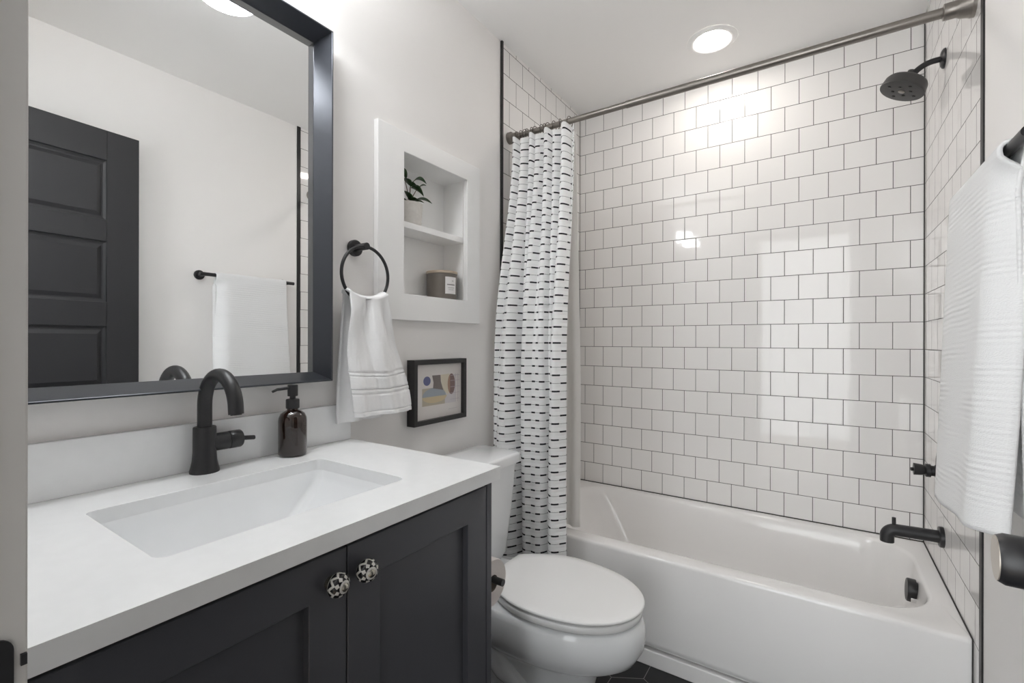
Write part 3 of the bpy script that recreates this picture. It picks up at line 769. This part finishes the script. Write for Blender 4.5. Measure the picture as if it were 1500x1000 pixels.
# plant
PX, PY, PZ = -0.048, -1.305, 1.6272
t = thing('potted_plant', 'small green leafy plant in a pale ridged pot on the upper recessed shelf', 'plant', (PX, PY, PZ))
bm = bmesh.new()
prof = [(0, 0.0), (0.040, 0.0), (0.044, 0.004)]
for k in range(13): prof.append((0.0445 + 0.005 * (k / 12) + (0.0012 if k % 2 else -0.0006), 0.008 + 0.068 * k / 12))
prof += [(0.050, 0.080), (0.046, 0.080), (0.045, 0.070)]
lathe(bm, prof, (PX, PY, PZ), (0, 0, 1), 40); obj('pot', bm, 'pot', t, ang=70)
bm = bmesh.new(); lathe(bm, [(0.0455, 0.069), (0.02, 0.073), (0, 0.073)], (PX, PY, PZ), (0, 0, 1), 28); obj('soil', bm, 'soil', t)
def leaf(base, tip, width, droop, roll=0.0):
    bm = bmesh.new()
    base, tip = Vector(base), Vector(tip)
    d = tip - base; side = d.cross(Vector((0, 0, 1))).normalized()
    side = (Matrix.Rotation(roll, 3, d.normalized()) @ side)
    up = side.cross(d.normalized())
    n_ = 12
    rows = []
    for k in range(n_ + 1):
        s = k / n_
        c_ = base + d * s + Vector((0, 0, 1)) * (droop * 4 * s * (1 - s) - droop * 0.3 * s * s)
        w_ = width * (math.sin(PI * s ** 0.75) ** 0.9 if 0 < s < 1 else 0.02)
        rows.append([bm.verts.new(c_ + side * w_ * q + up * abs(q) * w_ * 0.35) for q in (-1, -0.5, 0, 0.5, 1)])
    for a, b in zip(rows, rows[1:]):
        for q in range(4): bm.faces.new((a[q], a[q + 1], b[q + 1], b[q]))
    return bm
sb = Vector((PX, PY + 0.004, PZ + 0.072))
stems = [((0.000, 0.004, 0.075), 0.0022), ((0.010, 0.034, 0.080), 0.0016), ((0.008, 0.012, 0.045), 0.0022), ((-0.004, -0.020, 0.10), 0.0016)]
for (dx, dy, dz), r_ in stems:
    bm = bmesh.new(); e_ = sb + Vector((dx, dy, dz))
    tube(bm, [sb + Vector((dx * 0.1, dy * 0.1, -0.01)), sb + Vector((dx * 0.4, dy * 0.35, dz * 0.5)), e_], [r_, r_ * 0.9, r_ * 0.7], 8); obj('stem', bm, 'stem', t)
lv = [((0.000, 0.004, 0.075), (0.012, -0.045, 0.088), 0.015, 0.006), ((0.000, 0.006, 0.070), (0.020, 0.052, 0.050), 0.015, 0.010),
      ((-0.004, -0.012, 0.098), (0.006, -0.048, 0.128), 0.010, 0.008), ((0.004, 0.008, 0.085), (0.006, 0.080, 0.108), 0.011, 0.016),
      ((0.010, 0.034, 0.075), (0.022, 0.062, 0.090), 0.010, 0.004), ((0.008, 0.010, 0.020), (0.030, 0.085, 0.030), 0.013, 0.010),
      ((0.004, 0.002, 0.018), (0.030, -0.052, 0.040), 0.015, 0.006), ((0.008, 0.0, 0.012), (0.046, 0.010, 0.016), 0.018, 0.008),
      ((0.0, 0.0, 0.012), (-0.035, 0.035, 0.035), 0.014, 0.006), ((0.0, 0.0, 0.012), (0.034, 0.040, 0.020), 0.014, 0.006),
      ((0.0, 0.004, 0.074), (0.030, 0.012, 0.070), 0.013, 0.006), ((0.0, 0.0, 0.012), (-0.03, -0.04, 0.03), 0.014, 0.006)]
for a, b, w_, dr_ in lv:
    obj('leaf', leaf(sb + Vector(a), sb + Vector(b), w_, dr_, random.uniform(-0.4, 0.4)), 'leaf', t, solid=0.0006, ang=80)

# candle
KX, KY, KZ = -0.046, -1.132, NZ0 + 0.0006
t = thing('candle', 'taupe jar candle with pale wood lid and white label on lower recessed shelf', 'candle', (KX, KY, KZ))
bm = bmesh.new(); lathe(bm, [(0, 0), (0.052, 0), (0.0565, 0.003), (0.058, 0.010), (0.0595, 0.097), (0.0585, 0.098), (0, 0.098)], (KX, KY, KZ), (0, 0, 1), 48); obj('jar', bm, 'jar', t, ang=45)
bm = bmesh.new(); lathe(bm, [(0, 0.0982), (0.060, 0.0982), (0.0605, 0.0992), (0.0605, 0.107), (0.0595, 0.108), (0, 0.108)], (KX, KY, KZ), (0, 0, 1), 48); obj('lid', bm, 'wood', t, ang=45)
def on_jar(a0, a1, z0, z1, r):
    bm = bmesh.new(); n_ = 10
    lo = []; hi = []
    for k in range(n_ + 1):
        a = a0 + (a1 - a0) * k / n_
        c_, s_ = math.cos(a), math.sin(a)
        lo.append(bm.verts.new((KX + c_ * (r + 0.0015 * (z0 / 0.1)), KY + s_ * (r + 0.0015 * (z0 / 0.1)), KZ + z0)))
        hi.append(bm.verts.new((KX + c_ * (r + 0.0015 * (z1 / 0.1)), KY + s_ * (r + 0.0015 * (z1 / 0.1)), KZ + z1)))
    for k in range(n_): bm.faces.new((lo[k], lo[k + 1], hi[k + 1], hi[k]))
    return bm
lb = obj('label', on_jar(-0.62, 0.22, 0.020, 0.084, 0.0586), 'label', t); lb['label'] = 'white paper label'
bm = None
for z, a0, a1, h in ((0.0525, -0.50, 0.10, 0.0040), (0.068, -0.15, -0.02, 0.0022), (0.042, -0.44, 0.05, 0.0016), (0.035, -0.40, 0.0, 0.0014)):
    q = on_jar(a0, a1, z, z + h, 0.0590)
    obj('printed_line', q, 'ink', lb)

# ------------------------------------------------------------------ framed print
AY0, AY1, AZ0, AZ1, AD = -1.357, -1.080, 0.927, 1.154, 0.036
t = thing('framed_print', 'small abstract print in a black frame below the recessed shelf', 'picture', (0.0, (AY0 + AY1) / 2, AZ0))
bm = bmesh.new()
def ra(x, i): return [(x, AY0 + i, AZ0 + i), (x, AY1 - i, AZ0 + i), (x, AY1 - i, AZ1 - i), (x, AY0 + i, AZ1 - i)]
loft(bm, [ra(0.0008, 0), ra(AD - 0.001, 0), ra(AD, 0.001), ra(AD, 0.0155), ra(AD - 0.001, 0.0165), ra(0.022, 0.0165), ra(0.0008, 0.0165), ra(0.0008, 0)])
obj('frame', bm, 'pframe', t, smooth=False)
obj('print_sheet', B((0.018, 0.022, AY0 + 0.015, AY1 - 0.015, AZ0 + 0.015, AZ1 - 0.015)), 'mat', t, smooth=False)
iy0, iy1, iz0, iz1 = AY0 + 0.0165, AY1 - 0.0165, AZ0 + 0.0165, AZ1 - 0.0165
def P2(u, v_, k=0): return (0.0222 + 0.0002 * k, iy0 + (iy1 - iy0) * u, iz0 + (iz1 - iz0) * v_)
def shape(name, pts, m_, k):
    bm = bmesh.new(); quad(bm, [P2(a, b, k) for a, b in pts]); return obj(name, bm, m_, t, smooth=False)
def ell(cu, cv, ru, rv, a0=0, a1=2 * PI, n_=28): return [(cu + ru * math.cos(a0 + (a1 - a0) * i / n_), cv + rv * math.sin(a0 + (a1 - a0) * i / n_)) for i in range(n_ + (0 if abs(a1 - a0 - 2 * PI) < 1e-6 else 1))]
shape('print_ground', [(0.14, 0.24), (0.62, 0.24), (0.62, 0.56), (0.14, 0.56)], 'aolive', 0)
shape('print_pale_block', [(0.62, 0.24), (0.86, 0.24), (0.86, 0.78), (0.62, 0.78)], 'apale', 0)
shape('print_sand_bowl', ell(0.40, 0.40, 0.26, 0.12, PI, 2 * PI), 'asand', 1)
shape('print_slate_hill', ell(0.39, 0.40, 0.25, 0.16, 0, PI), 'aslate', 1)
shape('print_cream_wedge', [(0.52, 0.79), (0.72, 0.80), (0.70, 0.40), (0.62, 0.46), (0.55, 0.58)], 'acream', 1)
shape('print_taupe_column', [(0.34, 0.79), (0.52, 0.79), (0.53, 0.66), (0.58, 0.50), (0.50, 0.52), (0.36, 0.55), (0.37, 0.66)], 'ataupe', 2)
shape('print_blue_disc', ell(0.235, 0.695, 0.075, 0.085), 'ablue', 2)
shape('print_brown_oval', ell(0.765, 0.60, 0.085, 0.20), 'abrown', 2)
shape('print_rust_half', ell(0.765, 0.60, 0.085, 0.20, PI * 0.62, PI * 1.38), 'arust', 3)
for k_, vv in enumerate((0.30, 0.42, 0.54, 0.66, 0.76)): shape('print_fine_line', [(0.74, vv), (0.95, vv), (0.95, vv + 0.007), (0.74, vv + 0.007)], 'aline', 4)
for uu in (0.86, 0.91): shape('print_fine_line', [(uu, 0.24), (uu + 0.006, 0.24), (uu + 0.006, 0.80), (uu, 0.80)], 'aline', 4)
shape('signature', [(0.70, 0.115), (0.91, 0.125), (0.91, 0.131), (0.70, 0.121)], 'aline', 1)

# ------------------------------------------------------------------ towel ring and hand towel
GX, GY, GZ, GR = 0.056, -1.575, 1.415, 0.084
t = thing('towel_ring', 'matte black towel ring on the wall beside the mirror', 'towel ring', (0.0, GY, GZ + GR))
bm = bmesh.new(); lathe(bm, [(0, 0.0), (0.0245, 0.0), (0.0245, 0.010), (0.0225, 0.012), (0, 0.012)], (0.0005, GY, 1.500), (1, 0, 0), 32); obj('rosette', bm, 'black', t, ang=40)
bm = bmesh.new(); tube(bm, [(0.010, GY, 1.500), (GX + 0.006, GY, 1.500)], 0.0105, 20); obj('post', bm, 'black', t, ang=40)
bm = bmesh.new()
rp = arc_pts((GX, GY, GZ), (0, 1, 0), (0, 0, 1), GR, 0, 2 * PI, 64)
tube(bm, rp, 0.0048, 12, caps=False); obj('ring', bm, 'black', t)

ZB = GZ - GR
def hand_towel(u, v):
    # v: 0 = front hem, fold over the ring at 0.47, 1 = back hem
    vf = 0.47
    s = u - 0.5
    if v < vf:
        d = (vf - v) / vf; front = True
        zb = 1.000 + 0.004 * (1 - u)
    else:
        d = (v - vf) / (1 - vf); front = False
        zb = 0.985
    dd = max(0.0, d - 0.035) / 0.965
    th = min(d / 0.035, 1) * PI / 2
    sg = 1 if front else -1
    spread = sm(dd ** 0.75)
    w0 = 0.135
    # ring bottom arc: cloth sits in the curve
    yy = s * w0
    ztop = ZB + 0.012 + (GR - math.sqrt(max(GR * GR - yy * yy, 1e-6))) * 0.55
    z = ztop - (ztop - zb) * dd
    if front:
        y = GY - 0.002 + s * (w0 + 0.085 * spread) + 0.050 * spread * dd
        x = GX + 0.008 + 0.012 * math.sin(th) + 0.030 * spread * (0.6 + 0.4 * math.cos(s * 3))
        fold = (0.013 * (1 - 0.6 * dd)) * math.sin(2 * PI * (1.9 * u + 0.10 + 0.12 * dd)) + 0.0035 * math.sin(2 * PI * (4.1 * u - 0.3 * dd) + 2) + 0.003 * math.sin(9 * dd + 7 * u)
        hm = v / vf * 0.345                      # distance from the hem: two ribbed borders and a stitched edge
        groove = sum(1.0 for lo, hi in ((0.012, 0.015), (0.060, 0.066), (0.072, 0.076), (0.108, 0.112), (0.118, 0.124)) if lo < hm < hi)
        x -= 0.0028 * groove
        x -= 0.016 * math.exp(-((u - 0.47 - 0.08 * dd) / 0.07) ** 2) * (1 - sm(dd * 1.5)) - 0.004 * math.exp(-((u - 0.70) / 0.06) ** 2) * dd
        x += fold * sm(dd * 5) - 0.018 * sm((abs(s) - 0.36) / 0.14) * sm(dd * 2)
    else:
        y = GY + 0.004 + s * (w0 + 0.035 * spread) - 0.006 * spread
        x = GX - 0.008 - 0.010 * math.sin(th) + 0.004 * spread
        x += 0.008 * math.sin(2 * PI * (2.3 * u + 0.5)) * sm(dd * 4)
        x = max(x, 0.008)
    if d < 0.035:
        z = ztop + 0.006 * math.cos(th)
        x = GX + sg * (0.0 + (0.018) * math.sin(th))
        y = GY - 0.004 + s * w0
    return (x, y, z)
bm = bmesh.new(); sheet(bm, hand_towel, 90, 340, lambda u, v: (u * 0.3, (v if v < 0.47 else 1 - v) / 0.47 * 0.345 + (0 if v < 0.47 else 0.0)))
tag(obj('hand_towel', bm, 'terry', solid=0.007, ang=80), 'white terry hand towel pulled through the black ring', 'towel')

# ------------------------------------------------------------------ towel bar and bath towel
TX, TZ = 1.457, 1.560
t = thing('towel_bar', 'matte black towel bar on the right wall holding the bath towel', 'towel bar', (W, -1.13, TZ))
bm = bmesh.new(); tube(bm, [(TX, -1.400, TZ), (TX, -0.895, TZ)], 0.0095, 20); obj('bar', bm, 'black', t, ang=40)
for y in (-1.376, -0.930):
    bm = bmesh.new(); lathe(bm, [(0, 0.0005), (0.0245, 0.0005), (0.0245, 0.009), (0.0225, 0.011), (0.010, 0.012), (0.010, 0.066)], (W, y, TZ), (-1, 0, 0), 28); obj('post', bm, 'black', t, ang=40)

def bath_towel(u, v):
    y0, y1 = -1.326, -0.952
    vf = 0.5
    d = abs(v - vf) / 0.5
    front = v < vf
    dd = max(0, d - 0.03) / 0.97
    th = min(d / 0.03, 1) * PI / 2
    sg = -1 if front else 1
    zb = (0.880 - 0.042 * u) if front else 0.90
    z = TZ + 0.012 * math.cos(th) - (TZ - zb) * dd
    y = y0 + (y1 - y0) * u
    flare = sm(dd * 1.2)
    if front:
        y += (-0.008 * (1 - u) ** 1.5 + 0.016 * u) * flare
        x = TX - 0.016 * math.sin(th) - 0.026 * dd - 0.003 * math.sin(2 * PI * (1.6 * u + 0.1)) * flare - 0.006 * dd * dd * (1 - u)
        x += 0.045 * max(0, 1 - u / 0.16) ** 2 * sm((dd - 0.012) * 14)
    else:
        x = min(TX + 0.016 * math.sin(th) + 0.014 * dd, W - 0.01) - 0.012 * max(0, 1 - u / 0.12) ** 2 * sm(dd * 8)
    return (x, y, z)
bm = bmesh.new(); sheet(bm, bath_towel, 60, 160, lambda u, v: (u * 0.36, (1 - abs(v - 0.5) * 2) * 0.74))
tag(obj('bath_towel', bm, 'crinkle', solid=0.007, ang=80), 'white crinkled bath towel hanging over the bar on the right wall', 'towel')

# ------------------------------------------------------------------ toilet
TY = -1.142
tl = thing('toilet', 'white two-piece toilet with closed lid between the vanity and the tub', 'toilet', (0.0, TY, 0.0))
def egg(x0, x1, hw, back, n_=56, p=2.3, q=0.42):
    # outline from the back (x0, half width back) to the rounded front tip (x1); widest at fraction q
    pts = []
    xm = x0 + (x1 - x0) * q
    half = []
    m_ = n_ // 2
    for k in range(m_ + 1):
        a = PI / 2 * k / m_
        x = xm + (x1 - xm) * math.sin(a) ** (2 / p) if k else xm
        half.append((xm + (x1 - xm) * math.sin(a), hw * max(0.0, 1 - (math.sin(a)) ** p) ** (1 / 2.0)))
    rear = []
    for k in range(m_):
        s = k / m_
        rear.append((x0 + (xm - x0) * s, back + (hw - back) * math.sin(PI / 2 * s) ** 0.9))
    side = rear + half
    pts = [(x, TY + w_) for x, w_ in side] + [(x, TY - w_) for x, w_ in side[-2::-1]]
    return pts
def lay_(pts, z): return [(x, y, z) for x, y in pts]
# bowl with pedestal
def bring(z, x0, x1, hw, bk, q=0.45): return lay_(egg(x0, x1, hw, bk, q=q), z)
bm = bmesh.new()
loft(bm, [bring(0.0, 0.10, 0.605, 0.120, 0.10, 0.5), bring(0.022, 0.10, 0.605, 0.118, 0.10, 0.5), bring(0.045, 0.105, 0.592, 0.103, 0.085, 0.5), bring(0.13, 0.11, 0.590, 0.098, 0.08, 0.5),
          bring(0.205, 0.11, 0.610, 0.104, 0.085), bring(0.232, 0.11, 0.650, 0.128, 0.09), bring(0.252, 0.11, 0.692, 0.152, 0.095), bring(0.277, 0.11, 0.727, 0.172, 0.10), bring(0.312, 0.11, 0.747, 0.185, 0.11),
          bring(0.345, 0.11, 0.752, 0.188, 0.115), bring(0.375, 0.11, 0.749, 0.187, 0.115), bring(0.389, 0.11, 0.743, 0.184, 0.115), bring(0.395, 0.115, 0.736, 0.177, 0.11)], True, True)
obj('bowl', bm, 'porcelain', tl, ang=60)
# raised trapway moulding along each side
for s in (1, -1):
    bm = bmesh.new()
    tube(bm, [(0.14, TY + s * 0.085, 0.27), (0.24, TY + s * 0.098, 0.235), (0.33, TY + s * 0.098, 0.165), (0.40, TY + s * 0.088, 0.125), (0.44, TY + s * 0.080, 0.115)], [0.035, 0.040, 0.038, 0.028, 0.015], 18)
    obj('trapway', bm, 'porcelain', tl, ang=60)
    bm = bmesh.new(); lathe(bm, [(0.016, 0.0), (0.016, 0.012), (0.012, 0.02), (0, 0.023)], (0.30, TY + s * 0.121, 0.0), (0, 0, 1), 20); obj('bolt_cap', bm, 'porcelain', tl)
bm = bmesh.new()
loft(bm, [[(x, y, z) for x, y in rrect(0.155, TY, 0.130, h, 0.05, 6, 8)] for z, h in ((0.25, 0.085), (0.33, 0.105), (0.392, 0.112), (0.40, 0.108))], True, True)
obj('deck', bm, 'porcelain', tl, ang=60)
def slab(z0, z1, x0, x1, hw, bk, dome=0.0):
    bm = bmesh.new()
    o_ = lambda i, z: lay_(egg(x0 + i, x1 - i, hw - i, bk - i, q=0.42), z)
    rr_ = [o_(0.006, z0), o_(0.002, z0 + 0.002), o_(0.0, z0 + 0.005), o_(0.0, z1 - 0.004), o_(0.001, z1 - 0.0015), o_(0.0035, z1)]
    if dome: rr_ += [o_(0.03, z1 + dome * 0.5), o_(0.07, z1 + dome)]
    loft(bm, rr_, True, True)
    return bm
obj('seat_ring', slab(0.4015, 0.4240, 0.262, 0.741, 0.185, 0.100), 'seat', tl, ang=60)
obj('seat_lid', slab(0.4285, 0.4400, 0.255, 0.747, 0.188, 0.097, 0.002), 'seat', tl, ang=60)
for s in (1, -1):
    bm = bmesh.new(); tube(bm, [(0.262, TY + s * 0.075 - 0.02, 0.414), (0.262, TY + s * 0.075 + 0.02, 0.414)], 0.011, 16); obj('hinge', bm, 'seat', tl)
TYC = -1.160
bm = bmesh.new()
loft(bm, [[(x, y, z) for x, y in rrect(cx_, TYC + dy_, hx_, hy_, r_, 8, 8)] for z, cx_, hx_, hy_, r_, dy_ in
          ((0.402, 0.110, 0.070, 0.125, 0.035, 0.008), (0.43, 0.110, 0.082, 0.142, 0.035, 0.006), (0.60, 0.115, 0.092, 0.164, 0.035, 0), (0.765, 0.120, 0.098, 0.174, 0.035, 0))], True, True)
obj('tank', bm, 'porcelain', tl, ang=60)
bm = bmesh.new()
loft(bm, [[(x, y, z) for x, y in rrect(0.124, TYC, 0.108 - i, 0.186 - i, 0.035, 8, 8)] for z, i in ((0.763, 0.006), (0.766, 0.0), (0.792, 0.0), (0.798, 0.003), (0.801, 0.010))], True, True)
obj('tank_lid', bm, 'porcelain', tl, ang=60)

# paper holder and roll on the cabinet side
HX, HY, HZ_ = 0.460, -1.545, 0.628
t = thing('paper_holder', 'matte black toilet paper holder on the side of the vanity', 'paper holder', (HX - 0.05, VY1, HZ_))
bm = bmesh.new(); lathe(bm, [(0, 0.0005), (0.023, 0.0005), (0.023, 0.009), (0, 0.010)], (HX - 0.075, VY1, HZ_), (0, 1, 0), 28); obj('rosette', bm, 'black', t)
bm = bmesh.new(); tube(bm, [(HX - 0.075, VY1 + 0.008, HZ_), (HX - 0.075, HY - 0.012, HZ_)] + arc_pts((HX - 0.063, HY - 0.012, HZ_), (-1, 0, 0), (0, 1, 0), 0.012, 0.2, PI / 2, 5) + [(HX + 0.073, HY, HZ_)], 0.0085, 18); obj('arm', bm, 'black', t, ang=45)
bm = bmesh.new()
RZc = HZ_ - 0.010
lathe(bm, [(0.0195, -0.05), (0.0560, -0.05), (0.0575, -0.047), (0.0575, 0.047), (0.0560, 0.05), (0.0195, 0.05)], (HX - 0.008, HY, RZc), (1, 0, 0), 48)
pr = tag(obj('toilet_paper', bm, 'paper', ang=45), 'roll of white toilet paper on the black holder beside the toilet', 'toilet paper')
bm = bmesh.new(); lathe(bm, [(0.0195, -0.0502), (0.0195, 0.0502)], (HX - 0.008, HY, RZc), (1, 0, 0), 32); obj('core', bm, 'card', pr, solid=0.001)

# ------------------------------------------------------------------ recessed ceiling lights
x, y = 0.776, -0.300
t = thing('recessed_light', 'round recessed ceiling light above the bathtub', 'ceiling light', (x, y, CEIL))
bm = bmesh.new(); lathe(bm, [(0.072, -0.0005), (0.072, -0.004), (0.078, -0.008), (0.090, -0.008), (0.102, -0.0005)], (x, y, CEIL), (0, 0, 1), 56); obj('trim_ring', bm, 'trim', t)
bm = bmesh.new(); lathe(bm, [(0.0725, -0.003), (0, -0.003)], (x, y, CEIL), (0, 0, 1), 56); obj('lens', bm, 'lens', t)
